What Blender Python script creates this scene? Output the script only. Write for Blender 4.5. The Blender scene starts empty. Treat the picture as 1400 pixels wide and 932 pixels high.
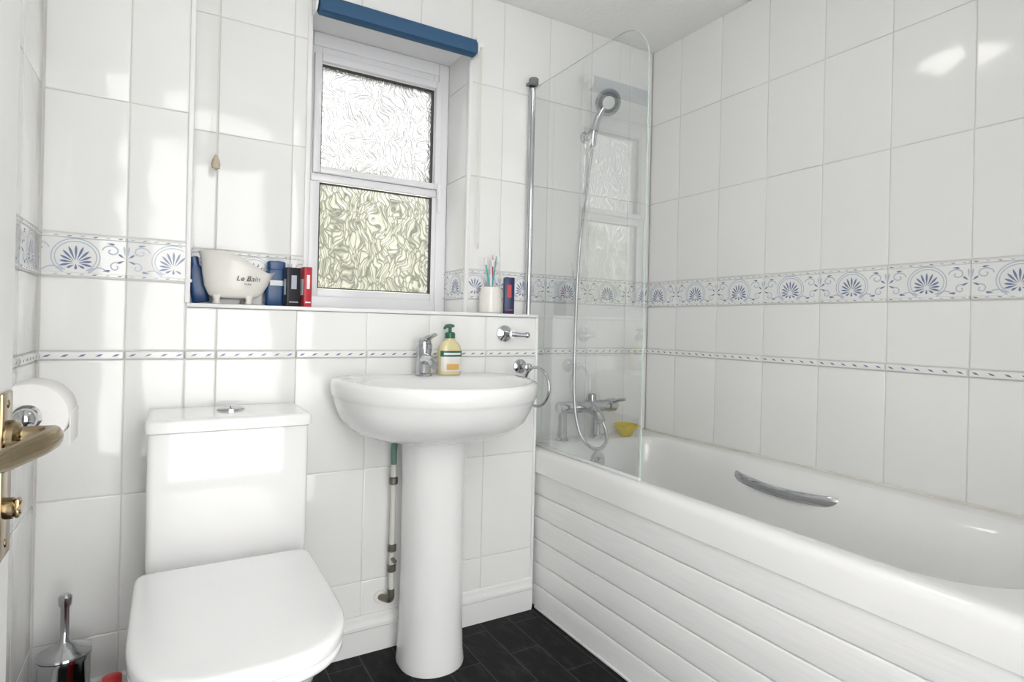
import bpy, bmesh, math, random
from mathutils import Vector, Matrix, noise
random.seed(4)
sc = bpy.context.scene
try:
    sc.view_settings.view_transform = 'Standard'
    sc.view_settings.look = 'None'
except Exception:
    pass

# ------------------------------------------------------------------ materials
def mat(name, col, rough=0.4, metal=0.0, coat=0.0, spec=0.5, bump=None, var=None, trans=0.0, emit=None, ior=1.5):
    m = bpy.data.materials.new(name); m.use_nodes = True
    nt = m.node_tree; p = nt.nodes['Principled BSDF']
    p.inputs['Base Color'].default_value = (*col, 1)
    p.inputs['Roughness'].default_value = rough
    p.inputs['Metallic'].default_value = metal
    p.inputs['Coat Weight'].default_value = coat
    p.inputs['Coat Roughness'].default_value = 0.03
    p.inputs['Specular IOR Level'].default_value = spec
    p.inputs['Transmission Weight'].default_value = trans
    p.inputs['IOR'].default_value = ior
    if emit:
        p.inputs['Emission Color'].default_value = (*emit[0], 1)
        p.inputs['Emission Strength'].default_value = emit[1]
    geo = nt.nodes.new('ShaderNodeNewGeometry')
    if var:   # (scale, colour2, stretch)
        mp = nt.nodes.new('ShaderNodeMapping'); mp.inputs['Scale'].default_value = var[2]
        n = nt.nodes.new('ShaderNodeTexNoise'); n.inputs['Scale'].default_value = var[0]; n.inputs['Detail'].default_value = 5
        r = nt.nodes.new('ShaderNodeValToRGB')
        r.color_ramp.elements[0].color = (*col, 1); r.color_ramp.elements[1].color = (*var[1], 1)
        r.color_ramp.elements[0].position = 0.35; r.color_ramp.elements[1].position = 0.7
        nt.links.new(geo.outputs['Position'], mp.inputs['Vector']); nt.links.new(mp.outputs[0], n.inputs['Vector'])
        nt.links.new(n.outputs['Fac'], r.inputs['Fac']); nt.links.new(r.outputs['Color'], p.inputs['Base Color'])
    if bump:  # (scale, strength, distance)
        n2 = nt.nodes.new('ShaderNodeTexNoise'); n2.inputs['Scale'].default_value = bump[0]; n2.inputs['Detail'].default_value = bump[3] if len(bump) > 3 else 1
        b = nt.nodes.new('ShaderNodeBump'); b.inputs['Strength'].default_value = bump[1]; b.inputs['Distance'].default_value = bump[2]
        nt.links.new(geo.outputs['Position'], n2.inputs['Vector']); nt.links.new(n2.outputs['Fac'], b.inputs['Height'])
        nt.links.new(b.outputs['Normal'], p.inputs['Normal'])
    return m

M = {}
M['tile'] = mat('glazed_tile', (.85, .852, .84), .09, coat=.0, bump=(7, 1.0, .0036, 1.5))
M['grout'] = mat('grout', (.72, .71, .68), .8)
M['blue'] = mat('border_blue_glaze', (.19, .23, .37), .15, coat=.2)
M['grey'] = mat('border_grey_glaze', (.50, .55, .63), .15, coat=.2)
M['paint'] = mat('white_paint', (.84, .84, .83), .45, bump=(60, .2, .001, 3))
M['ceil'] = mat('ceiling_paint', (.93, .93, .92), .8, bump=(45, .5, .004, 4))
M['upvc'] = mat('white_upvc', (.86, .86, .88), .22)
M['trim'] = mat('white_tile_trim', (.86, .86, .86), .3)
M['ceramic'] = mat('white_ceramic', (.86, .86, .855), .06, coat=.4)
M['acrylic'] = mat('white_acrylic', (.87, .87, .86), .1, coat=.4)
M['seat'] = mat('white_seat_plastic', (.85, .85, .85), .12, coat=.2)
M['panel'] = mat('bath_panel_board', (.87, .87, .865), .3, var=(5, (.83, .828, .82), (1, 2, 40)))
M['chrome'] = mat('chrome', (.56, .57, .59), .10, metal=1)
M['brass'] = mat('aged_brass', (.33, .26, .16), .22, metal=1)
M['dark'] = mat('dark_gasket', (.05, .05, .05), .6)
M['rubber'] = mat('grey_rubber', (.2, .2, .21), .5)
M['blindblue'] = mat('blind_fabric', (.035, .10, .20), .8, bump=(400, .3, .0005, 2))
M['cream'] = mat('cream_ceramic', (.82, .80, .75), .25)
M['ink'] = mat('dark_ink', (.08, .08, .09), .5)
M['bluepk'] = mat('blue_plastic', (.015, .07, .20), .3)
M['navy'] = mat('navy_card', (.012, .025, .10), .35)
M['black'] = mat('black_card', (.02, .02, .025), .3)
M['red'] = mat('red_card', (.50, .03, .05), .35)
M['redpl'] = mat('red_plastic', (.50, .02, .02), .3)
M['white'] = mat('plain_white', (.85, .85, .85), .4)
M['green'] = mat('green_plastic', (.02, .14, .09), .3)
M['verdi'] = mat('verdigris_pipe', (.10, .22, .17), .5)
M['teal'] = mat('teal_plastic', (.05, .36, .40), .3)
M['soap'] = mat('soap_liquid', (.76, .68, .38), .12, coat=.5)
M['yellow'] = mat('yellow_plastic', (.78, .62, .05), .35)
M['orange'] = mat('orange_print', (.75, .45, .14), .4)
M['paper'] = mat('tissue_paper', (.84, .83, .81), .9, bump=(300, .3, .001, 2))
M['wood'] = mat('acorn_wood', (.55, .48, .36), .5)
M['cord'] = mat('cord', (.78, .76, .70), .8)
M['pipe'] = mat('pipe_dull_white', (.66, .65, .60), .4)
M['copper'] = mat('valve_metal', (.20, .19, .16), .35, metal=.8)
M['leaf'] = mat('hedge_leaves', (.36, .37, .29), .8, var=(1.0, (.66, .66, .56), (1, 1, 1)))
M['grass'] = mat('pale_patio', (.7, .7, .64), .9)
M['lamp'] = mat('lamp_glass', (.9, .9, .9), .3, emit=((1, .98, .95), 7.5))
M['edge'] = mat('glass_edge', (.62, .78, .72), .15, trans=.3)
M['seal'] = mat('clear_seal', (.75, .78, .77), .3)
M['mould'] = mat('aged_sealant', (.68, .65, .58), .6, var=(14, (.82, .81, .78), (1, 1, 1)))

def floor_mat():
    m = bpy.data.materials.new('black_laminate'); m.use_nodes = True
    nt = m.node_tree; p = nt.nodes['Principled BSDF']; L = nt.links.new
    geo = nt.nodes.new('ShaderNodeNewGeometry')
    mp = nt.nodes.new('ShaderNodeMapping'); mp.inputs['Rotation'].default_value = (0, 0, math.radians(90))
    br = nt.nodes.new('ShaderNodeTexBrick'); br.inputs['Scale'].default_value = 1; br.offset = 0.5
    br.inputs['Color1'].default_value = (.003, .003, .004, 1); br.inputs['Color2'].default_value = (.009, .009, .010, 1)
    br.inputs['Mortar'].default_value = (.055, .055, .055, 1); br.inputs['Mortar Size'].default_value = .0014
    br.inputs['Brick Width'].default_value = .3; br.inputs['Row Height'].default_value = .10
    n = nt.nodes.new('ShaderNodeTexNoise'); n.inputs['Scale'].default_value = 13; n.inputs['Detail'].default_value = 9; n.inputs['Roughness'].default_value = .65
    mp2 = nt.nodes.new('ShaderNodeMapping'); mp2.inputs['Scale'].default_value = (2.2, 1, 1)
    L(geo.outputs['Position'], mp.inputs['Vector']); L(mp.outputs[0], br.inputs['Vector'])
    L(geo.outputs['Position'], mp2.inputs['Vector']); L(mp2.outputs[0], n.inputs['Vector'])
    r = nt.nodes.new('ShaderNodeValToRGB'); r.color_ramp.elements[0].position = .5; r.color_ramp.elements[1].position = .85
    L(n.outputs['Fac'], r.inputs['Fac'])
    mx = nt.nodes.new('ShaderNodeMixRGB'); mx.blend_type = 'ADD'; mx.inputs['Fac'].default_value = .03
    L(br.outputs['Color'], mx.inputs['Color1']); L(r.outputs['Color'], mx.inputs['Color2']); L(mx.outputs[0], p.inputs['Base Color'])
    b = nt.nodes.new('ShaderNodeBump'); b.inputs['Distance'].default_value = .001; L(n.outputs['Fac'], b.inputs['Height']); L(b.outputs[0], p.inputs['Normal'])
    p.inputs['Roughness'].default_value = .45; p.inputs['Specular IOR Level'].default_value = .12
    return m
M['floor'] = floor_mat()

def thin_glass(name, tint, boost=1.0):
    m = bpy.data.materials.new(name); m.use_nodes = True
    nt = m.node_tree; nt.nodes.clear(); L = nt.links.new
    o = nt.nodes.new('ShaderNodeOutputMaterial'); mx = nt.nodes.new('ShaderNodeMixShader')
    t = nt.nodes.new('ShaderNodeBsdfTransparent'); t.inputs[0].default_value = (*tint, 1)
    g = nt.nodes.new('ShaderNodeBsdfGlossy'); g.inputs['Roughness'].default_value = 0.0; g.inputs[0].default_value = (1, 1, 1, 1)
    f = nt.nodes.new('ShaderNodeLayerWeight'); f.inputs['Blend'].default_value = .5
    pw = nt.nodes.new('ShaderNodeMath'); pw.operation = 'POWER'; pw.inputs[1].default_value = 5
    ma = nt.nodes.new('ShaderNodeMath'); ma.operation = 'MULTIPLY_ADD'; ma.inputs[1].default_value = .92; ma.inputs[2].default_value = .08*boost
    L(f.outputs['Facing'], pw.inputs[0]); L(pw.outputs[0], ma.inputs[0])
    L(ma.outputs[0], mx.inputs[0]); L(t.outputs[0], mx.inputs[1]); L(g.outputs[0], mx.inputs[2]); L(mx.outputs[0], o.inputs[0])
    return m
M['glass'] = thin_glass('clear_glass', (.89, .91, .905), 2.3)

def frosted():
    m = bpy.data.materials.new('leaf_pattern_glass'); m.use_nodes = True
    nt = m.node_tree; nt.nodes.clear(); L = nt.links.new
    o = nt.nodes.new('ShaderNodeOutputMaterial')
    geo = nt.nodes.new('ShaderNodeNewGeometry')
    n = nt.nodes.new('ShaderNodeTexNoise'); n.inputs['Scale'].default_value = 12; n.inputs['Detail'].default_value = 1
    va = nt.nodes.new('ShaderNodeVectorMath'); va.operation = 'MULTIPLY_ADD'; va.inputs[1].default_value = (.13, .13, .13)
    L(geo.outputs['Position'], n.inputs['Vector']); L(n.outputs['Color'], va.inputs[0]); L(geo.outputs['Position'], va.inputs[2])
    def leafcells(rot, scl, k):
        mp = nt.nodes.new('ShaderNodeMapping'); mp.inputs['Rotation'].default_value = (0, rot, 0); mp.inputs['Scale'].default_value = scl
        L(va.outputs[0], mp.inputs['Vector'])
        v = nt.nodes.new('ShaderNodeTexVoronoi'); v.feature = 'DISTANCE_TO_EDGE'; v.inputs['Scale'].default_value = k
        L(mp.outputs[0], v.inputs['Vector']); return v
    v1 = leafcells(.6, (1.9, .05, .6), 32); v2 = leafcells(-.7, (1.9, .05, .55), 36)
    mn = nt.nodes.new('ShaderNodeMath'); mn.operation = 'MINIMUM'; L(v1.outputs['Distance'], mn.inputs[0]); L(v2.outputs['Distance'], mn.inputs[1])
    r = nt.nodes.new('ShaderNodeValToRGB'); r.color_ramp.elements[0].color = (.15, .15, .15, 1); r.color_ramp.elements[1].color = (.44, .44, .44, 1)
    r.color_ramp.elements[0].position = 0.0; r.color_ramp.elements[1].position = .11
    L(mn.outputs[0], r.inputs['Fac'])
    bp = nt.nodes.new('ShaderNodeBump'); bp.inputs['Distance'].default_value = .02; bp.inputs['Strength'].default_value = 1; L(mn.outputs[0], bp.inputs['Height'])
    t = nt.nodes.new('ShaderNodeBsdfTransparent'); L(r.outputs['Color'], t.inputs[0])
    rf = nt.nodes.new('ShaderNodeBsdfRefraction'); rf.inputs['IOR'].default_value = 1.3; rf.inputs['Roughness'].default_value = .40
    L(r.outputs['Color'], rf.inputs[0]); L(bp.outputs[0], rf.inputs['Normal'])
    g = nt.nodes.new('ShaderNodeBsdfGlossy'); g.inputs['Roughness'].default_value = .2; L(bp.outputs[0], g.inputs['Normal'])
    m1 = nt.nodes.new('ShaderNodeMixShader'); m1.inputs[0].default_value = .75
    L(t.outputs[0], m1.inputs[1]); L(rf.outputs[0], m1.inputs[2])
    m2 = nt.nodes.new('ShaderNodeMixShader'); m2.inputs[0].default_value = .05
    L(m1.outputs[0], m2.inputs[1]); L(g.outputs[0], m2.inputs[2]); L(m2.outputs[0], o.inputs[0])
    return m
M['frost'] = frosted()

# ------------------------------------------------------------------ builder
def catmull(pts, n=8):
    pts = [Vector(p) for p in pts]
    if len(pts) < 3: return pts
    P = [2*pts[0]-pts[1]] + pts + [2*pts[-1]-pts[-2]]
    out = []
    for i in range(1, len(P)-2):
        for k in range(n):
            t = k/n
            a, b, c, d = P[i-1], P[i], P[i+1], P[i+2]
            out.append(.5*((2*b)+(-a+c)*t+(2*a-5*b+4*c-d)*t*t+(-a+3*b-3*c+d)*t**3))
    out.append(pts[-1]); return out

class B:
    def __init__(s, name): s.name = name; s.v = []; s.f = []; s.m = []; s.mats = []; s.fl = []
    def mi(s, k):
        if k not in s.mats: s.mats.append(k)
        return s.mats.index(k)
    def add(s, vs, fs, k, flat=False):
        o = len(s.v); s.v += [Vector(q) for q in vs]; i = s.mi(k)
        for f in fs: s.f.append([o+j for j in f]); s.m.append(i); s.fl.append(flat)
    def box(s, x0, x1, y0, y1, z0, z1, k, bev=0.0, seg=2, M4=None):
        bm = bmesh.new(); bmesh.ops.create_cube(bm, size=1)
        for v in bm.verts: v.co = Vector(((x0+x1)/2+v.co.x*(x1-x0), (y0+y1)/2+v.co.y*(y1-y0), (z0+z1)/2+v.co.z*(z1-z0)))
        if bev > 0: bmesh.ops.bevel(bm, geom=bm.edges[:], offset=bev, segments=seg, affect='EDGES', profile=.5)
        bm.verts.index_update()
        vs = [(M4 @ v.co if M4 else v.co.copy()) for v in bm.verts]
        s.add(vs, [[v.index for v in f.verts] for f in bm.faces], k); bm.free()
    def loft(s, rings, k, cap0=True, cap1=True):
        n = len(rings[0]); vs = [p for r in rings for p in r]; fs = []
        for i in range(len(rings)-1):
            for j in range(n):
                fs.append([i*n+j, i*n+(j+1) % n, (i+1)*n+(j+1) % n, (i+1)*n+j])
        if cap0: fs.append(list(range(n))[::-1])
        if cap1: fs.append([(len(rings)-1)*n+j for j in range(n)])
        s.add(vs, fs, k)
    def lathe(s, prof, c, k, axis=(0, 0, 1), seg=32, cap=True):
        q = Vector((0, 0, 1)).rotation_difference(Vector(axis).normalized()); c = Vector(c)
        rings = [[c + q @ Vector((max(r, 1e-5)*math.cos(2*math.pi*j/seg), max(r, 1e-5)*math.sin(2*math.pi*j/seg), z)) for j in range(seg)] for r, z in prof]
        s.loft(rings, k, cap, cap)
    def cyl(s, a, b, r, k, seg=20):
        a = Vector(a); b = Vector(b); L = (b-a).length; e = min(r*.15, L*.2)
        s.lathe([(r-e, 0), (r, e), (r, L-e), (r-e, L)], a, k, b-a, seg)
    def sph(s, c, r, k, sc3=(1, 1, 1), seg=20):
        rings = [[Vector(c)+Vector((sc3[0]*r*math.sin(t)*math.cos(p), sc3[1]*r*math.sin(t)*math.sin(p), sc3[2]*r*math.cos(t))) for p in [2*math.pi*j/seg for j in range(seg)]] for t in [math.pi*i/12 if 0 < i < 12 else (.01 if i == 0 else math.pi-.01) for i in range(13)]]
        s.loft(rings, k)
    def tube(s, pts, r, k, seg=12, smooth=True, flat=(1, 1)):
        n0 = len(pts); P = catmull(pts) if smooth else [Vector(p) for p in pts]
        R = r if isinstance(r, (list, tuple)) else [r]*n0
        rings = []; T = (P[1]-P[0]).normalized(); up = Vector((0, 0, 1)) if abs(T.z) < .9 else Vector((1, 0, 0))
        X = T.cross(up).normalized()
        for i, p in enumerate(P):
            T = (P[min(i+1, len(P)-1)]-P[max(i-1, 0)]).normalized()
            X = (X - T*X.dot(T)).normalized(); Y = T.cross(X)
            f = i/(len(P)-1)*(n0-1); a = int(min(f, n0-2)); rr = R[a]+(R[a+1]-R[a])*(f-a)
            rings.append([p+X*(rr*flat[0]*math.cos(2*math.pi*j/seg))+Y*(rr*flat[1]*math.sin(2*math.pi*j/seg)) for j in range(seg)])
        s.loft(rings, k)
    def torus(s, c, R, r, k, axis=(0, 0, 1), seg=40):
        q = Vector((0, 0, 1)).rotation_difference(Vector(axis).normalized()); c = Vector(c); vs = []; fs = []; m = 10
        for i in range(seg):
            a = 2*math.pi*i/seg
            for j in range(m):
                b = 2*math.pi*j/m
                vs.append(c+q @ Vector(((R+r*math.cos(b))*math.cos(a), (R+r*math.cos(b))*math.sin(a), r*math.sin(b))))
        for i in range(seg):
            for j in range(m): fs.append([i*m+j, ((i+1) % seg)*m+j, ((i+1) % seg)*m+(j+1) % m, i*m+(j+1) % m])
        s.add(vs, fs, k)
    def done(s, parent=None, angle=38, recalc=True):
        xs = [v.x for v in s.v]; ys = [v.y for v in s.v]; zs = [v.z for v in s.v]
        o = Vector(((min(xs)+max(xs))/2, (min(ys)+max(ys))/2, min(zs)))
        me = bpy.data.meshes.new(s.name); me.from_pydata([v-o for v in s.v], [], s.f)
        for k in s.mats: me.materials.append(M[k])
        me.polygons.foreach_set('material_index', s.m)
        if recalc:
            bm = bmesh.new(); bm.from_mesh(me); bmesh.ops.recalc_face_normals(bm, faces=bm.faces[:]); bm.to_mesh(me); bm.free()
        me.polygons.foreach_set('use_smooth', [not x for x in s.fl])
        me.set_sharp_from_angle(angle=math.radians(angle))
        ob = bpy.data.objects.new(s.name, me); sc.collection.objects.link(ob); ob.location = o
        if parent:
            ob.parent = parent; ob.matrix_parent_inverse = Matrix.Translation(parent.location).inverted()
        return ob

def text(name, body, loc, rot, size, k, parent, ext=.0003, shear=0):
    c = bpy.data.curves.new(name, 'FONT'); c.body = body; c.size = size; c.extrude = ext; c.align_x = 'CENTER'; c.shear = shear
    c.materials.append(M[k]); o = bpy.data.objects.new(name, c); sc.collection.objects.link(o)
    o.location = loc; o.rotation_euler = rot
    o.parent = parent; o.matrix_parent_inverse = Matrix.Translation(parent.location).inverted()
    return o

# ------------------------------------------------------------------ room dims
XL, XR, YA, YB, ZC, YF = -.263, 1.757, 1.72, 1.857, 2.15, -.10
LZ, BX, RX = 1.02, 1.108, .042
WX0, WX1, WZ1, WY = .354, .897, 1.955, 2.03
ROWS = [(0, .21, 't'), (.21, .545, 't'), (.545, .875, 't'), (.875, .897, 'l'), (.897, 1.07, 't'), (1.07, 1.175, 'b'),
        (1.175, 1.505, 't'), (1.505, 1.835, 't'), (1.835, 2.165, 't')]

def tiles(b, O, U, N, u0, u1, z0, z1, off):
    O = Vector(O); U = Vector(U); N = Vector(N)
    P = lambda u, z, d: O+U*u+Vector((0, 0, z))+N*d
    def slab(a, c, e, f, d, ins, jit=0.0):
        g = .0011; lv = [(g, 0), (g, d*.55), (g+ins*.4, d*.9), (g+ins, d)]
        vs = []
        for i, (q, dd) in enumerate(lv):
            for (uu, zz) in ((a+q, e+q), (c-q, e+q), (c-q, f-q), (a+q, f-q)):
                vs.append(P(uu, zz, dd+(random.uniform(-jit, jit) if i == 3 else 0)))
        fs = [[i*4+j, i*4+(j+1) % 4, (i+1)*4+(j+1) % 4, (i+1)*4+j] for i in range(3) for j in range(4)]+[[12, 13, 14, 15]]
        b.add(vs, fs, 'tile', flat=True)
    def poly(pts, d, k, a, c):
        if all(a+.001 <= p[0] <= c-.001 for p in pts):
            b.add([P(p[0], p[1], d) for p in pts], [list(range(len(pts)))], k, flat=True)
    def ribbon(pts, w, d, k, a, c):
        for i in range(len(pts)-1):
            p = Vector(pts[i]); q = Vector(pts[i+1]); t = (q-p)
            if t.length < 1e-6: continue
            t.normalize(); n = Vector((-t.y, t.x)); w0 = w*.5
            poly([p-n*w0, q-n*w0, q+n*w0, p+n*w0], d+.00002*(i % 3), k, a, c)
    def petal(cx, cz, ang, L, w, d, k, a, c):
        dx, dz = math.sin(ang), math.cos(ang); pts = []
        for t in (0, .3, .55, .75, .9, 1.0):
            ww = w*math.sin(min(1, t*1.0)**1.6*math.pi*.93+.08); pts.append((t, ww))
        pl = [(cx+dx*L*t-dz*ww, cz+dz*L*t+dx*ww) for t, ww in pts]+[(cx+dx*L*t+dz*ww, cz+dz*L*t-dx*ww) for t, ww in pts[::-1]]
        poly(pl, d, k, a, c)
    k0 = math.floor((u0-off)/.2)-1
    for k in range(k0, k0+40):
        a = max(u0, off+.2*k); c = min(u1, off+.2*(k+1))
        if c-a < .006: continue
        for (ra, rb, ty) in ROWS:
            e = max(z0, ra); f = min(z1, rb)
            if f-e < .006: continue
            if ty == 't': slab(a, c, e, f, .0032, .0035, .00022)
            elif ty == 'l':
                slab(a, c, e, f, .010, .006)
                m = off+.2*k
                for j in range(6):
                    x = m+.0167+.0333*j; zc = (ra+rb)/2
                    poly([(x-.008, zc-.0035), (x+.002, zc-.002), (x+.008, zc+.0035), (x-.002, zc+.002)], .0106, 'blue', a, c)
            else:
                slab(a, c, e, f, .004, .002)
                m = off+.2*k; z = ra; d0 = .0046
                for zz in (z+.002, z+.092):
                    slab(a, c, zz, zz+.011, .0085, .004)
                    for j in range(8):
                        x = m+.0125+.025*j
                        poly([(x-.006, zz+.0043), (x+.001, zz+.0043), (x+.006, zz+.0068), (x-.001, zz+.0068)], .0090, 'blue' if j % 2 else 'grey', a, c)
                C = m+.1; zc = z+.036
                for i in range(11):
                    ang = math.radians(-105+21*i)
                    L_ = .034-.009*abs(math.sin(ang))**3
                    petal(C+.006*math.sin(ang), zc+.006*math.cos(ang), ang, L_, .0026, d0+.0004, 'blue', a, c)
                for sg in (-1, 1): petal(C+sg*.004, zc-.006, sg*2.1, .015, .0026, d0+.0004, 'blue', a, c)
                petal(C, zc-.004, math.pi, .013, .0028, d0+.0004, 'blue', a, c)
                for q in (0, 1):
                    rr_ = .047-.0065*q
                    arc = [(C+rr_*math.sin(t), z+.049+(rr_-.004)*math.cos(t)) for t in [math.radians(-150+300*q_/26) for q_ in range(27)]]
                    ribbon(arc, .0022, d0+.0002, 'grey', a, c)
                for sg in (-1, 1):
                    sp = [(C+sg*(.070+(.004+.0021*t)*math.cos(t+2.2)), z+.068+(.003+.0017*t)*math.sin(t+2.2)) for t in [q*.4 for q in range(19)]]
                    ribbon(sp, .0028, d0+.0002, 'grey', a, c)
                    sp = [(C+sg*(.078+(.003+.0016*t)*math.cos(-t+1.0)), z+.030+(.003+.0015*t)*math.sin(-t+1.0)) for t in [q*.4 for q in range(17)]]
                    ribbon(sp, .0026, d0+.0002, 'grey', a, c)
                    sp = [(C+sg*(.024+.0045*q), z+.016+.010*math.sin(q/9*math.pi)) for q in range(10)]
                    ribbon(sp, .0028, d0+.0001, 'grey', a, c)
                    petal(C+sg*.052, z+.018, sg*1.4, .016, .0026, d0+.0003, 'blue', a, c)
                    petal(C+sg*.060, z+.086, sg*1.7, .016, .0024, d0+.0004, 'blue', a, c)
                    petal(C+sg*.096, z+.052, -sg*.9, .016, .0024, d0+.0005, 'blue', a, c)
                    petal(C+sg*.096, z+.046, -sg*2.0, .016, .0024, d0+.0005, 'blue', a, c)
                    petal(C+sg*.097, z+.058, -sg*.1, .024, .0020, d0+.0003, 'grey', a, c)

X_ = (1, 0, 0); Y_ = (0, 1, 0)
w = B('wall_back')
w.box(RX+.001, WX0, YB, YB+.25, 0, ZC, 'grout')
w.box(WX1, XR-.004, YB, YB+.25, 0, ZC, 'grout')
w.box(WX0, WX1, YB, YB+.25, 0, LZ-.011, 'grout')
w.box(WX0, WX1, YB, YB+.25, WZ1, ZC, 'grout')
tiles(w, (0, YB, 0), X_, (0, -1, 0), RX+.004, WX0-.004, LZ, ZC, .11)
tiles(w, (0, YB, 0), X_, (0, -1, 0), WX1+.004, XR-.004, .3, ZC, 1.03)
tiles(w, (0, YB, 0), X_, (0, -1, 0), WX0, WX1, WZ1+.004, ZC, .11)
tiles(w, (WX1, 0, 0), Y_, (-1, 0, 0), YB+.004, WY+.01, LZ, WZ1, 1.835)
tiles(w, (WX0, 0, 0), Y_, (1, 0, 0), YB+.004, WY+.01, LZ, WZ1, 1.835)
w.box(WX0, WX1, YB, WY+.01, WZ1-.004, WZ1+.002, 'trim')
w.box(WX0, WX1, YB-.004, WY+.01, LZ-.01, LZ, 'trim', .002)
w.box(WX1-.007, WX1+.007, YB-.0090, YB+.006, LZ, WZ1, 'trim', .002)
w.box(WX0-.007, WX0+.007, YB-.0090, YB+.006, LZ, WZ1, 'trim', .002)
w.box(WX0-.0065, WX1+.0065, YB-.0096, YB+.006, WZ1-.006, WZ1+.006, 'trim', .002)
w.done()
w = B('wall_back_pier')
w.box(XL-.1, RX, YA, YB+.25, 0, ZC, 'grout')
tiles(w, (0, YA, 0), X_, (0, -1, 0), XL+.004, RX-.006, 0, ZC, .108)
tiles(w, (RX, 0, 0), Y_, (1, 0, 0), YA+.004, YB, LZ, ZC, 1.66)
w.box(RX-.008, RX+.004, YA-.008, YA+.01, LZ, ZC, 'trim', .002)
w.done()
w = B('wall_back_boxing')
w.box(RX+.0005, BX, YA, YB-.001, 0, LZ-.012, 'grout')
tiles(w, (0, YA, 0), X_, (0, -1, 0), RX-.006, BX-.004, 0, LZ-.012, .108)
tiles(w, (BX, 0, 0), Y_, (1, 0, 0), YA+.004, YB, .3, LZ-.012, 1.66)
w.box(RX-.004, BX+.003, YA-.008, YB-.004, LZ-.011, LZ, 'trim', .003)
w.box(BX-.006, BX+.0045, YA-.007, YA+.008, .0, LZ-.011, 'trim', .002)
w.done()

w = B('wall_right'); w.box(XR, XR+.1, YF-.1, YB+.25, 0, ZC, 'grout')
tiles(w, (XR, 0, 0), Y_, (-1, 0, 0), YF, YB-.004, 0, ZC, .693); w.done()
w = B('wall_left'); w.box(XL-.1, XL, YF-.1, YA, 0, ZC, 'grout')
tiles(w, (XL, 0, 0), Y_, (1, 0, 0), YF, YA-.006, 0, ZC, .11); w.done()
w = B('wall_front')
w.box(XL, -.175, YF-.1, YF, 0, ZC, 'paint'); w.box(.66, XR, YF-.1, YF, 0, ZC, 'paint'); w.box(-.175, .66, YF-.1, YF, 2.0, ZC, 'paint')
w.done()
w = B('wall_bath_end'); w.box(1.115, XR-.006, YF, .19, 0, .60, 'tile', .004); w.done()
w = B('floor'); w.box(XL-.1, XR+.1, YF-.9, YB+.25, -.05, 0, 'floor'); w.done()
w = B('ceiling'); w.box(XL-.1, XR+.1, YF-.1, YB+.25, ZC, ZC+.05, 'ceil'); w.done()

def skirting(name, x0, x1, y, alongx=True):
    b = B(name)
    prof = [(0, 0), (.014, 0), (.014, .070), (.018, .074), (.018, .082), (.013, .086), (.010, .095), (.010, .104), (.004, .110), (0, .110)]
    if alongx: r = [[Vector((x, y-d, z)) for d, z in prof] for x in (x0, x1)]
    else: r = [[Vector((y+d, x, z)) for d, z in prof] for x in (x0, x1)]
    b.loft(r, 'tile'); return b.done(angle=30)
skirting('baseboard_back', XL+.026, BX-.006, YA-.004)
skirting('baseboard_left', .95, YA-.026, XL+.004, False)

# ------------------------------------------------------------------ window
b = B('window_1')
z0, z1 = LZ+.0003, WZ1-.0043; fx0, fx1 = WX0+.0034, WX1-.0034
gx0, gx1 = .432, .836
for i, q in enumerate(((fx0, gx0, z0, z1), (gx1, fx1, z0, z1), (gx0, gx1, z0, 1.088), (gx0, gx1, 1.456, 1.494), (gx0, gx1, 1.852, z1))):
    b.box(q[0], q[1], WY+.016, WY+.060, q[2], q[3], 'upvc')
b.box(fx0, fx0+.042, WY, WY+.014, z0, z1, 'upvc', .004, 3); b.box(fx1-.040, fx1, WY, WY+.014, z0, z1, 'upvc', .004, 3)
for e, f in ((z0, z0+.045), (z1-.045, z1)): b.box(fx0+.0425, fx1-.0405, WY, WY+.014, e, f, 'upvc', .004, 3)
for (a, c) in ((fx0+.040, gx0-.002), (gx1+.002, fx1-.038)): b.box(a, c, WY+.008, WY+.0155, z0+.04, z1-.04, 'upvc', .002, 2)
b.box(gx0-.002, gx1+.002, WY+.0085, WY+.0155, z0+.04, 1.090, 'upvc', .002, 2); b.box(gx0-.002, gx1+.002, WY+.0085, WY+.0155, 1.850, z1-.04, 'upvc', .002, 2)
b.box(fx0+.0425, fx1-.0405, WY+.002, WY+.0155, 1.452, 1.4785, 'upvc', .004, 3)
for (a, c, e, f) in ((gx0-.028, gx0-.004, 1.479, 1.879), (gx1+.004, gx1+.028, 1.479, 1.879), (gx0-.0035, gx1+.0035, 1.479, 1.500), (gx0-.0035, gx1+.0035, 1.853, 1.879)):
    b.box(a, c, WY-.010, WY+.0152, e, f, 'upvc', .003, 3)
for (e, f) in ((1.092, 1.450), (1.502, 1.850)):
    for q in ((gx0-.0025, gx0+.002, e, f), (gx1-.002, gx1+.0025, e, f)): b.box(q[0], q[1], WY+.011, WY+.03, q[2], q[3], 'dark')
    b.box(gx0+.003, gx1-.003, WY+.012, WY+.03, e, e+.003, 'dark'); b.box(gx0+.003, gx1-.003, WY+.012, WY+.03, f-.003, f, 'dark')
    b.add([(gx0, WY+.026, e), (gx1, WY+.026, e), (gx1, WY+.026, f), (gx0, WY+.026, f)], [[0, 1, 2, 3]], 'frost', True)
b.box(gx1+.010, gx1+.024, WY-.024, WY-.0105, 1.44, 1.50, 'upvc', .004)
b.box(gx1+.012, gx1+.022, WY-.030, WY-.020, 1.39, 1.47, 'upvc', .004)
b.done()

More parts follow.
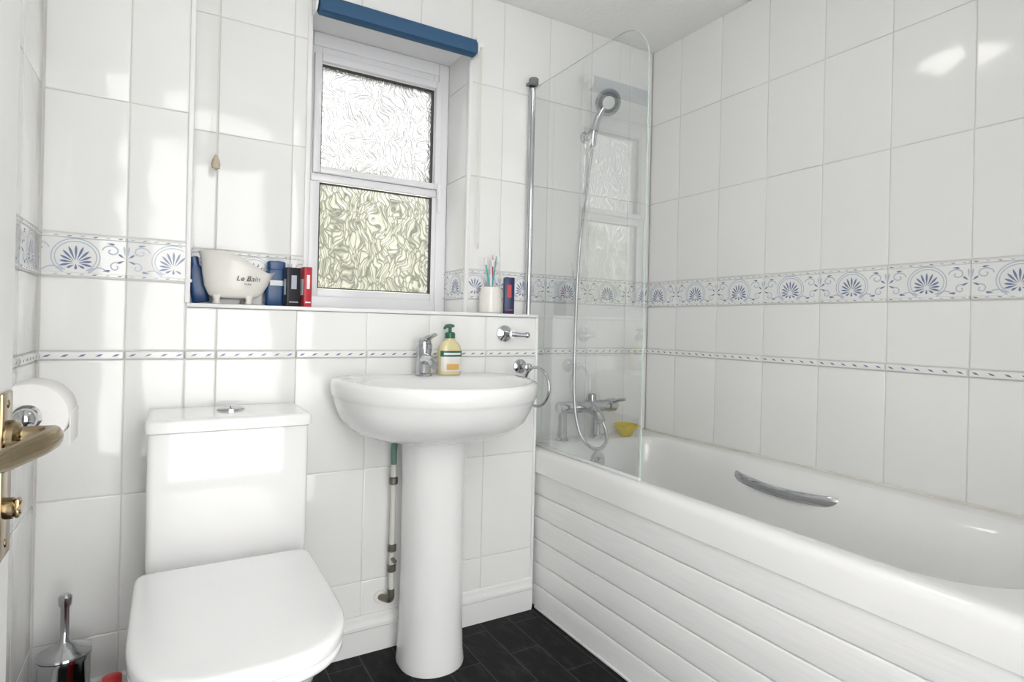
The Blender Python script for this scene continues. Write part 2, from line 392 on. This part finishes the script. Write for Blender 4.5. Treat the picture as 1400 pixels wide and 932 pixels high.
b = B('roller_blind')
b.cyl((.368, 1.812, 1.928), (.890, 1.812, 1.928), .029, 'blindblue', 32)
b.box(.372, .888, 1.782, 1.785, 1.900, 1.928, 'blindblue', .001)
for x in (.360, .896):
    b.box(x-.003, x+.003, 1.80, 1.846, 1.905, 1.965, 'trim', .001); b.lathe([(.01, 0), (.022, .002), (.022, .008), (.015, .010)], (x-.005, 1.812, 1.928), 'trim', (1, 0, 0))
b.tube([(.910, 1.805, 1.94), (.911, 1.805, 1.6), (.912, 1.805, 1.27), (.914, 1.800, 1.262), (.914, 1.796, 1.27), (.912, 1.796, 1.6), (.910, 1.796, 1.94)], .0014, 'cord', 6)
b.box(.893, .913, 1.79, 1.83, 1.93, 1.945, 'trim', .002)
b.done()

b = B('light_pull_cord')
b.tube([(.104, 1.80, ZC), (.104, 1.80, 1.8), (.103, 1.80, 1.425)], .0012, 'cord', 6)
b.lathe([(.003, 0), (.004, .003), (.010, .005), (.0115, .015), (.009, .028), (.005, .036), (.0035, .04), (.002, .042)], (.103, 1.80, 1.388), 'wood')
b.lathe([(.03, 0), (.028, .012), (.01, .02)], (.104, 1.80, ZC), 'white', (0, 0, -1))
b.done()

# ------------------------------------------------------------------ bathtub
def rr(x0, x1, y0, y1, r, z, arm=0.0, nc=10, ns=14, r1=None):
    r1 = r1 or r; P = []
    cs = [(x0+r, y0+r, 180, r), (x1-r, y0+r, 270, r), (x1-r1, y1-r1, 0, r1), (x0+r1, y1-r1, 90, r1)]
    raw = []
    for (cx, cy, a0, q) in cs:
        raw.append([Vector((cx+q*math.cos(math.radians(a0+90*i/nc)), cy+q*math.sin(math.radians(a0+90*i/nc)), z)) for i in range(nc+1)])
    for i in range(4):
        P += raw[i]; a = raw[i][-1]; c = raw[(i+1) % 4][0]
        P += [a.lerp(c, k/ns) for k in range(1, ns)]
    if arm:
        xm = (x0+x1)/2
        for p in P:
            t = max(0, min(1, (1.45-p.y)/.22)); t = t*t*(3-2*t); t2 = max(0, min(1, (p.y-.45)/.2)); t *= t2
            w_ = max(-1, min(1, (p.x-xm)/(xm-x0)*1.6)); p.x -= arm*t*w_
    return P
b = B('bathtub')
ox0, ox1, oy0, oy1 = 1.114, XR-.006, .20, YB-.006
ix0, ix1, iy0, iy1 = 1.160, 1.690, .385, 1.755
R = [rr(ox0+.012, ox1, oy0+.01, oy1, .02, .468), rr(ox0, ox1, oy0, oy1, .02, .472), rr(ox0, ox1, oy0, oy1, .02, .528), rr(ox0+.003, ox1, oy0, oy1, .02, .540),
     rr(ox0+.009, ox1, oy0+.006, oy1, .02, .549), rr(ox0+.020, ox1-.002, oy0+.018, oy1-.002, .02, .553),
     rr(ix0, ix1, iy0, iy1, .19, .553, 0, r1=.10), rr(ix0+.008, ix1-.008, iy0+.01, iy1-.008, .19, .550, 0, r1=.10), rr(ix0+.017, ix1-.017, iy0+.022, iy1-.016, .19, .540, .006, r1=.10),
     rr(ix0+.023, ix1-.023, iy0+.035, iy1-.020, .19, .520, .020, r1=.10), rr(ix0+.027, ix1-.027, iy0+.055, iy1-.024, .18, .49, .030, r1=.10),
     rr(ix0+.034, ix1-.034, iy0+.09, iy1-.028, .18, .44, .034, r1=.10), rr(ix0+.048, ix1-.048, iy0+.17, iy1-.038, .17, .33, .034, r1=.10),
     rr(ix0+.066, ix1-.066, iy0+.26, iy1-.055, .16, .22, .03, r1=.10), rr(ix0+.09, ix1-.09, iy0+.33, iy1-.08, .14, .175, .02, r1=.10), rr(ix0+.13, ix1-.13, iy0+.40, iy1-.13, .10, .165, .0, r1=.08)]
b.loft(R, 'acrylic', False, True)
nb = 6; ph = .470/nb
for i in range(nb):
    za = i*ph; zb = za+ph
    prof = [(1.145, za+.0004), (1.1275, za+.0004), (1.1250, za+.0022), (1.1240, za+.0050), (1.1236, za+.008), (1.1236, zb-.005), (1.1246, zb-.0020), (1.1275, zb-.0004), (1.145, zb-.0004)]
    b.loft([[Vector((x, y, z)) for x, z in prof] for y in (.21, YB-.01)], 'panel')
b.box(1.115, 1.122, .21, YA-.012, .0, .010, 'trim', .003)
b.box(ox1-.005, ox1+.002, .21, oy1-.004, .552, .558, 'mould', .002); b.box(BX+.03, ox1-.006, oy1-.005, oy1+.0015, .552, .558, 'mould', .002)
gx = 1.655
b.tube([(gx-.004, 1.305, .497), (gx-.02, 1.27, .496), (gx-.034, 1.20, .492), (gx-.038, 1.125, .490), (gx-.034, 1.05, .492), (gx-.02, .98, .496), (gx-.004, .945, .497)],
       .0135, 'chrome', 14, flat=(.55, 1.2))
for y in (1.30, .95): b.cyl((gx-.006, y, .497), (gx+.015, y, .499), .013, 'chrome')
b.lathe([(.034, 0), (.034, .006), (.026, .010), (.012, .011), (.001, .011)], (1.400, 1.733, .48), 'chrome', (0, -1, .05))
b.lathe([(.016, .010), (.017, .02), (.012, .028), (.001, .029)], (1.400, 1.733, .48), 'chrome', (0, -1, .05))
b.torus((1.44, 1.55, .167), .026, .004, 'chrome'); b.lathe([(.024, 0), (.02, .004), (.001, .006)], (1.44, 1.55, .165), 'chrome')
b.done(angle=45)

# ------------------------------------------------------------------ shower screen
b = B('shower_screen')
gx = 1.142; y0, y1, zb, zt, r = 1.222, YB-.028, .562, 1.852, .12
out = [(y1, zb), (y0, zb)]+[(y0+r-r*math.cos(a), zt-r+r*math.sin(a)) for a in [math.pi/2*i/12 for i in range(13)]]+[(y1, zt)]
n = len(out)
b.add([(gx, y, z) for y, z in out], [list(range(n))], 'glass', True)
vs = [(gx-.0025, y, z) for y, z in out]+[(gx+.0025, y, z) for y, z in out]
b.add(vs, [[i, (i+1) % n, n+(i+1) % n, n+i] for i in range(n)], 'edge')
b.cyl((gx, y1+.003, .565), (gx, y1+.003, 1.86), .010, 'chrome')
b.box(gx-.010, gx+.010, YB-.020, YB-.0112, .565, 1.86, 'chrome', .001)
b.cyl((gx-.006, y1-.01, 1.862), (gx-.006, y1-.01, 1.886), .018, 'rubber'); b.box(gx-.024, gx+.016, y1-.008, YB-.012, 1.862, 1.872, 'rubber', .002)
b.box(gx-.004, gx+.004, y0+.002, y1-.01, .5545, .563, 'seal', .001)
b.done(recalc=False)

# ------------------------------------------------------------------ bath mixer & shower
b = B('bath_shower_mixer')
ty = 1.800
for x in (1.285, 1.445):
    b.lathe([(.026, 0), (.026, .006), (.018, .012), (.016, .10), (.019, .12)], (x, ty, .5535), 'chrome')
b.cyl((1.265, ty, .675), (1.50, ty, .675), .023, 'chrome', 24)
b.lathe([(.018, 0), (.026, .004), (.027, .032), (.022, .040)], (1.500, ty, .675), 'chrome', (1, 0, 0))
b.tube([(1.515, ty-.02, .690), (1.52, ty-.05, .700), (1.525, ty-.075, .705)], [.008, .007, .006], 'chrome')
b.tube([(1.37, ty, .675), (1.37, ty-.05, .677), (1.37, ty-.10, .663), (1.37, ty-.125, .638)], [.020, .019, .018, .017], 'chrome')
b.lathe([(.016, 0), (.016, .03), (.010, .034)], (1.425, ty, .69), 'chrome')
b.cyl((1.425, ty-.015, .660), (1.425, ty-.05, .640), .010, 'chrome')
hose = [(1.425, ty-.05, .640), (1.438, 1.735, .600), (1.430, 1.715, .555), (1.39, 1.705, .530), (1.345, 1.715, .545), (1.318, 1.74, .60), (1.312, 1.765, .72), (1.325, 1.785, .95), (1.345, 1.80, 1.25), (1.372, 1.80, 1.50), (1.392, 1.79, 1.685)]
b.tube(hose, .0065, 'chrome', 10)
b.lathe([(.024, 0), (.024, .008), (.014, .012), (.012, .03), (.018, .035), (.018, .05)], (1.400, YB-.0045, 1.725), 'chrome', (0, -1, 0))
b.tube([(1.392, 1.79, 1.675), (1.398, 1.793, 1.73), (1.412, 1.785, 1.79), (1.425, 1.770, 1.83)], [.011, .014, .013, .018], 'chrome')
ax = (-.35, -.85, -.45)
b.lathe([(.015, -.028), (.036, -.016), (.048, -.004), (.050, .006), (.046, .010), (.001, .011)], (1.432, 1.755, 1.842), 'chrome', ax)
b.lathe([(.038, .0112), (.036, .0125), (.001, .013)], (1.432, 1.755, 1.842), 'rubber', ax)
b.lathe([(.024, .0132), (.022, .0145), (.001, .015)], (1.432, 1.755, 1.842), 'seal', ax)
b.done()

b = B('yellow_bowl')
b.lathe([(.022, 0), (.024, .002), (.036, .02), (.046, .045), (.048, .046), (.046, .043), (.036, .024), (.02, .006), (.001, .005)], (1.575, 1.775, .554), 'yellow')
b.box(1.53, 1.62, 1.725, 1.735, .593, .599, 'yellow', .002); b.done()

# ------------------------------------------------------------------ wash basin
def dring(cx, yc, a, bf, bb, z, pb=.45, pf=.95, n=64):
    P = []
    for i in range(n):
        t = 2*math.pi*i/n; c, s_ = math.cos(t), math.sin(t)
        p = pb if s_ > 0 else pf
        P.append(Vector((cx+a*math.copysign(abs(c)**p, c), yc+(bb if s_ > 0 else bf)*math.copysign(abs(s_)**p, s_), z)))
    return P
b = B('pedestal_basin'); cx = .673; yb = YA-.006
def o_(a, f, z, yc=1.60): return dring(cx, yc, a+.003, f, yb-yc, z)
R = [dring(cx, 1.58, .095, .095, .08, .652), dring(cx, 1.58, .14, .14, .10, .655), o_(.190, .195, .664), o_(.230, .255, .682), o_(.255, .300, .712), o_(.268, .325, .748), o_(.274, .334, .768), o_(.277, .338, .776), o_(.281, .343, .782), o_(.283, .345, .812), o_(.280, .342, .820), o_(.274, .336, .824),
     dring(cx, 1.50, .236, .212, .115, .822, .8), dring(cx, 1.50, .226, .200, .107, .814, .8), dring(cx, 1.50, .212, .185, .098, .79, .8), dring(cx, 1.50, .17, .155, .085, .735, .85), dring(cx, 1.50, .11, .09, .06, .70, .95), dring(cx, 1.50, .03, .03, .03, .693, .95)]
b.loft(R, 'ceramic')
px, py = .680, 1.585
def pr(r, z): return dring(px, py, r, r, .075, z, .5)
b.loft([pr(.094, 0), pr(.095, .01), pr(.091, .04), pr(.088, .12), pr(.087, .35), pr(.088, .55), pr(.092, .655), pr(.08, .664)], 'ceramic')
b.torus((cx, 1.50, .694), .022, .003, 'chrome'); b.done(angle=50)

b = B('basin_mixer_tap'); tx, ty, tz = .665, 1.655, .8232
b.lathe([(.026, 0), (.026, .006), (.022, .01), (.021, .06), (.024, .075), (.025, .095), (.018, .104)], (tx, ty, tz), 'chrome')
b.tube([(tx, ty, tz+.045), (tx-.005, ty-.04, tz+.055), (tx-.01, ty-.085, tz+.052), (tx-.012, ty-.115, tz+.038)], [.017, .015, .013, .012], 'chrome')
b.tube([(tx, ty, tz+.098), (tx+.004, ty-.02, tz+.114), (tx+.014, ty-.05, tz+.125)], [.018, .013, .008], 'chrome', flat=(1.2, .6))
b.sph((tx, ty, tz+.098), .023, 'chrome', (1, 1, .8)); b.done()

b = B('soap_dispenser'); sx, sy, sz = .752, 1.660, .8245
def el(a, c, z): return [Vector((sx+a*math.copysign(abs(math.cos(t))**.8, math.cos(t)), sy+c*math.copysign(abs(math.sin(t))**.8, math.sin(t)), sz+z)) for t in [2*math.pi*i/32 for i in range(32)]]
b.loft([el(.034, .020, 0), el(.037, .023, .004), el(.038, .024, .03), el(.037, .023, .07), el(.034, .021, .088), el(.024, .017, .100), el(.014, .013, .106), el(.013, .013, .112)], 'soap')
b.lathe([(.016, 0), (.016, .016), (.012, .019), (.005, .020), (.005, .034)], (sx, sy, sz+.112), 'green')
b.lathe([(.006, 0), (.014, .002), (.014, .008), (.008, .011)], (sx, sy, sz+.145), 'green'); b.tube([(sx, sy, sz+.150), (sx-.02, sy-.018, sz+.149), (sx-.032, sy-.03, sz+.143)], [.007, .006, .004], 'green')
def lab(z0_, z1_, a0, a1, k, e):
    R_ = []
    for z in (z0_, z1_): R_.append([Vector((sx+(.038+e)*math.copysign(abs(math.cos(t))**.8, math.cos(t)), sy+(.024+e)*math.copysign(abs(math.sin(t))**.8, math.sin(t)), sz+z)) for t in [math.radians(a0+(a1-a0)*i/14) for i in range(15)]])
    b.add(R_[0]+R_[1], [[i, i+1, 16+i, 15+i] for i in range(14)], k)
lab(.056, .074, 205, 335, 'green', .0008); lab(.012, .056, 210, 330, 'cream', .0006); lab(.016, .034, 245, 300, 'orange', .0012); lab(.062, .068, 230, 310, 'white', .0014)
b.done(recalc=True)

b = B('basin_pipe'); qx, qy = .586, YA-.045
b.tube([(qx+.02, 1.69, .648), (qx+.008, 1.685, .638), (qx, qy, .61), (qx, qy, .56)], .009, 'verdi', 12)
b.tube([(qx, qy, .57), (qx, qy, .30), (qx, qy, .16)], .0085, 'pipe', 12)
for z in (.50, .30, .24): b.lathe([(.009, 0), (.013, .003), (.013, .020), (.009, .023)], (qx, qy, z), 'copper')
b.cyl((qx, qy, .28), (qx, qy-.03, .28), .006, 'copper')
b.tube([(qx, qy, .19), (qx, qy, .165), (qx-.006, qy+.008, .156), (qx-.02, YA-.004, .154)], .010, 'copper')
b.lathe([(.02, 0), (.018, .005), (.01, .006)], (qx-.02, YA-.0035, .154), 'cream', (0, -1, 0)); b.done()

# ------------------------------------------------------------------ toilet
b = B('toilet'); tc = .122
def t_(a, f, yb_, z, yc=1.26, pb=.35, pf=.9): return dring(tc, yc, a, yc-f, yb_-yc, z, pb, pf)
b.loft([t_(.105, 1.09, 1.66, 0), t_(.107, 1.088, 1.66, .01), t_(.100, 1.10, 1.65, .05), t_(.104, 1.09, 1.60, .16), t_(.125, 1.05, 1.55, .26), t_(.150, 1.00, 1.50, .34), t_(.162, .980, 1.47, .375), t_(.164, .977, 1.46, .395), t_(.156, .985, 1.455, .398)], 'ceramic')
b.box(tc-.120, tc+.130, 1.40, 1.695, .27, .405, 'ceramic', .025, 4)
def cr(e, z): return rr(-.036+e, .305-e, 1.500+e, 1.700-e*.2, .014, z, nc=6, ns=3)
b.loft([cr(.012, .400), cr(.004, .404), cr(.001, .43), cr(0, .60), cr(0, .726)], 'ceramic')
def cl(e, z): return rr(-.041+e, .310-e, 1.490+e, 1.705-e*.3, .016, z, nc=6, ns=3)
b.loft([cl(.004, .723), cl(0, .726), cl(0, .746), cl(.002, .750), cl(.006, .753), cl(.015, .7535)], 'ceramic')
b.loft([[Vector((.138+a*math.cos(t), 1.615+c*math.sin(t), z)) for t in [2*math.pi*i/32 for i in range(32)]] for a, c, z in ((.032, .024, .753), (.032, .024, .758), (.029, .021, .760))], 'chrome')
b.box(.137, .139, 1.594, 1.636, .7600, .7606, 'dark')
def s_(e, z): return dring(tc, 1.17, .171-e, .205-e, .265-e, z, .10, .70, 96)
b.loft([s_(.010, .398), s_(.003, .400), s_(0, .404), s_(0, .414), s_(.004, .418)], 'seat')
b.loft([s_(.006, .4185), s_(-.001, .421), s_(-.002, .438), s_(.000, .443), s_(.005, .446), s_(.012, .447), s_(.08, .448)], 'seat')
for x in (tc-.08, tc+.08): b.cyl((x-.02, 1.452, .425), (x+.02, 1.452, .425), .013, 'chrome')
b.done(angle=50)

b = B('toilet_brush'); bx, by = -.184, 1.60
b.lathe([(.046, 0), (.048, .004), (.048, .225), (.050, .228), (.050, .236), (.046, .238)], (bx, by, 0), 'chrome')
b.lathe([(.050, .238), (.049, .242), (.030, .252), (.012, .262), (.008, .268), (.0085, .34), (.012, .345), (.013, .362), (.008, .368), (.001, .369)], (bx, by, 0), 'chrome')
b.done()
b = B('cleaning_bottle')
b.lathe([(.034, 0), (.037, .004), (.037, .15), (.034, .17), (.018, .19), (.016, .20), (.018, .201), (.018, .225), (.012, .228)], (-.088, 1.475, 0), 'redpl'); b.done()

b = B('toilet_roll_holder'); rx, rz = -.193, .815
R = []
for (r, y) in ((.020, 1.20), (.053, 1.20), (.055, 1.203), (.055, 1.297), (.053, 1.30), (.020, 1.30), (.020, 1.20)):
    R.append([Vector((rx+r*math.cos(t), y, rz+r*math.sin(t))) for t in [2*math.pi*i/40 for i in range(40)]])
b.loft(R, 'paper', False, False)
b.box(rx+.0545, rx+.0565, 1.202, 1.298, rz-.05, rz+.004, 'paper', .0008)
b.cyl((rx, 1.19, rz), (rx, 1.325, rz), .008, 'chrome'); b.sph((rx, 1.183, rz), .017, 'chrome')
b.tube([(rx, 1.32, rz), (rx-.01, 1.335, rz), (XL+.006, 1.335, rz)], .008, 'chrome'); b.lathe([(.026, 0), (.026, .006), (.01, .01)], (XL+.0035, 1.335, rz), 'chrome', (1, 0, 0))
b.done()

b = B('door_1'); dx = -.130
b.box(dx-.042, dx, -.075, .738, .008, 1.985, 'paint', .002)
b.box(dx-.0005, dx+.0035, .683, .722, .755, .908, 'brass', .0015)
b.lathe([(.016, 0), (.016, .006), (.012, .010), (.009, .011)], (dx+.003, .703, .866), 'brass', (1, 0, 0))
b.tube([(dx+.004, .703, .866), (dx+.022, .703, .866), (dx+.034, .699, .866), (dx+.040, .686, .867), (dx+.036, .662, .866), (dx+.027, .638, .864), (dx+.018, .614, .862), (dx+.014, .596, .862)],
       [.008, .008, .0085, .009, .0095, .009, .0085, .006], 'brass', 14, flat=(.8, 1.15))
b.lathe([(.010, 0), (.010, .006), (.006, .008), (.006, .012)], (dx+.003, .703, .80), 'brass', (1, 0, 0)); b.box(dx+.010, dx+.014, .697, .709, .791, .809, 'brass', .002)
for z in (.768, .897): b.sph((dx+.0035, .703, z), .004, 'brass', (.4, 1, 1))
b.done()
b = B('trim_1')
b.box(.64, .66, YF-.1, YF, 0, 2.0, 'paint')
b.box(.645, .71, YF, YF+.015, 0, 2.06, 'paint', .003); b.done()

b = B('towel_ring'); hx, hz = 1.040, .842
b.lathe([(.024, 0), (.024, .007), (.015, .011), (.009, .013), (.009, .045), (.013, .050), (.013, .062), (.006, .066)], (hx, YA-.0035, hz), 'chrome', (0, -1, 0))
b.torus((hx+.012, YA-.095, hz-.062), .064, .0050, 'chrome', (1, .12, 0)); b.done()
b = B('toilet_roll_bar'); hx, hz = .975, .953
b.lathe([(.027, 0), (.027, .008), (.017, .013), (.010, .016), (.010, .055), (.013, .06)], (hx, YA-.0035, hz), 'chrome', (0, -1, 0))
b.tube([(hx-.005, YA-.060, hz), (hx+.02, YA-.061, hz-.003), (hx+.044, YA-.061, hz-.004), (hx+.056, YA-.061, hz-.004)], [.009, .008, .007, .007], 'chrome'); b.sph((hx+.058, YA-.061, hz-.004), .010, 'chrome'); b.done()

# ------------------------------------------------------------------ ledge items
zl = LZ+.0005
b = B('bathtub_shaped_soap_dish'); mx, my = .162, 1.782
def mt(sa, sb, s, ins=0):
    P = []
    for i in range(48):
        t = 2*math.pi*i/48; x = sa*math.cos(t); y = sb*math.sin(t)
        u = max(0, min(1, ((x/.098+1)/2-.28)/.72)); H = .122-.055*(u*u*(3-2*u))+.010*max(0, (u-.85)/.15)
        P.append(Vector((mx+x-.010*(1-s), my+y, zl+.018+s*H-ins)))
    return P
b.loft([mt(.048, .022, 0), mt(.062, .030, .06), mt(.074, .036, .25), mt(.083, .040, .55), mt(.089, .043, .85), mt(.096, .047, .97), mt(.098, .049, 1), mt(.094, .045, 1.02), mt(.084, .040, .95), mt(.074, .034, .5), mt(.05, .025, .12)], 'cream')
for sx_ in (-.052, .028):
    for sy_ in (-.018, .018): b.lathe([(.007, 0), (.010, .004), (.007, .012), (.012, .026)], (mx+sx_, my+sy_, zl), 'cream')
dish = b.done(angle=60)
text('lettering', 'Le Bain', (mx+.022, my-.0462, zl+.064), (math.radians(82), 0, 0), .020, 'ink', dish, shear=.3)
text('lettering_small', 'PARIS', (mx+.022, my-.0444, zl+.053), (math.radians(82), 0, 0), .007, 'ink', dish)

b = B('mouthwash_bottle')
def mb(a, c, z): return rr(.078-a, .078+a, 1.800-c, 1.800+c, min(a, c)*.7, zl+z, nc=5, ns=2)
Mt = Matrix.Translation((.078, 1.80, zl)) @ Matrix.Rotation(math.radians(-9), 4, 'Y') @ Matrix.Translation((-.078, -1.80, -zl))
R = [mb(.020, .013, 0), mb(.022, .015, .004), mb(.022, .015, .085), mb(.014, .011, .10), mb(.011, .011, .104), mb(.011, .011, .125), mb(.009, .009, .127)]
b.loft([[Mt @ p+Vector((-.002, .036, .004)) for p in r] for r in R], 'bluepk'); b.done()

def carton(name, x0, x1, y0, y1, h, k, k2, rot=0):
    b = B(name); c = Vector(((x0+x1)/2, (y0+y1)/2, zl)); Mx = Matrix.Translation(c) @ Matrix.Rotation(math.radians(rot), 4, 'Z') @ Matrix.Translation(-c)
    b.box(x0, x1, y0, y1, zl, zl+h, k, .0015, 2, Mx)
    w_ = x1-x0
    b.box(x0+w_*.3, x1-w_*.3, y0-.0006, y0, zl+h*.45, zl+h*.8, k2, 0, 1, Mx)
    b.box(x0+w_*.15, x1-w_*.15, y0-.0006, y0, zl+h*.10, zl+h*.13, k2, 0, 1, Mx)
    b.box(x0-.0006, x0, y0+.010, y1-.010, zl+h*.3, zl+h*.7, k2, 0, 1, Mx)
    return b.done()
b = B('shampoo_bottle'); cx_, cy_ = .268, 1.828
def sb(a, c, z): return rr(cx_-a, cx_+a, cy_-c, cy_+c, min(a, c)*.6, zl+z, nc=6, ns=2)
b.loft([sb(.028, .015, 0), sb(.030, .017, .005), sb(.031, .018, .06), sb(.028, .017, .10), sb(.022, .016, .106)], 'bluepk'); b.loft([sb(.024, .016, .106), sb(.025, .017, .109), sb(.025, .017, .128), sb(.022, .014, .131)], 'bluepk')
b.box(cx_-.018, cx_+.018, cy_-.019, cy_-.0178, zl+.060, zl+.075, 'white'); b.done()
carton('deodorant_carton', .286, .324, 1.768, 1.800, .112, 'black', 'grey', 12)
carton('toothpaste_carton', .331, .353, 1.755, 1.80, .115, 'red', 'white', 8)

b = B('toothbrush_tumbler'); mx, my = .960, 1.788
b.lathe([(.034, 0), (.038, .004), (.040, .03), (.037, .07), (.034, .090), (.032, .091), (.031, .088), (.034, .05), (.034, .008), (.001, .007)], (mx, my, zl), 'cream')
for i, (ax, ay, k, L_) in enumerate(((-.028, .01, 'teal', .185), (-.006, -.012, 'white', .175), (.016, .012, 'redpl', .195), (.024, -.005, 'teal', .19))):
    a = Vector((mx-ax*.5, my-ay*.4, zl+.010)); d = Vector((ax*1.15, ay, .16)).normalized(); e = a+d*L_
    b.tube([a, a.lerp(e, .5), a.lerp(e, .8), e], [.0045, .004, .0025, .004], k, 8)
    b.box(-.004, .004, -.011, 0, -.024, 0, 'white', .001, 1, Matrix.Translation(e))
b.done()
carton('toothpaste_box', 1.014, 1.050, 1.772, 1.802, .128, 'navy', 'redpl', -20)

b = B('ceiling_lamp')
b.lathe([(.14, 0), (.14, .02), (.13, .024)], (.75, 1.15, ZC), 'white', (0, 0, -1)); b.lathe([(.125, .022), (.120, .045), (.095, .068), (.05, .082), (.001, .086)], (.75, 1.15, ZC), 'lamp', (0, 0, -1)); b.done()

# ------------------------------------------------------------------ outdoors
b = B('garden_hedge'); vs = []; fs = []; nx, nz = 90, 36
for j in range(nz+1):
    for i in range(nx+1):
        x = -3+11*i/nx; z = -.3+(3.1+.9*noise.noise(Vector((x*1.1, 0, 3))))*j/nz
        y = 6.0+.6*noise.noise(Vector((x*1.8, z*1.8, 0)))+.9*(j/nz)**4
        vs.append((x, y, z))
for j in range(nz):
    for i in range(nx): fs.append([j*(nx+1)+i, j*(nx+1)+i+1, (j+1)*(nx+1)+i+1, (j+1)*(nx+1)+i])
b.add(vs, fs, 'leaf'); b.done()
b = B('garden_patio'); b.box(-4, 9, 2.2, 12, -.35, -.3, 'grass'); b.done()

W = bpy.data.worlds.new('sky'); sc.world = W; W.use_nodes = True
bg = W.node_tree.nodes['Background']; bg.inputs[0].default_value = (1, .995, .985, 1); bg.inputs[1].default_value = 5.5

# ------------------------------------------------------------------ camera
cd = bpy.data.cameras.new('camera'); cam = bpy.data.objects.new('camera', cd); sc.collection.objects.link(cam); sc.camera = cam
cd.sensor_width = 36; cd.lens = 36*800/1400; cd.shift_y = -21/1400; cd.clip_start = .02
th = math.radians(30.4); al = math.radians(1.3)
fw = Vector((math.sin(th), math.cos(th), 0)); rt = Vector((math.cos(th), -math.sin(th), 0)); up = Vector((0, 0, 1))
uc = up*math.cos(al)-rt*math.sin(al); rc = rt*math.cos(al)+up*math.sin(al)
mt4 = Matrix((rc, uc, -fw)).transposed().to_4x4(); mt4.translation = (0, 0, .98); cam.matrix_world = mt4
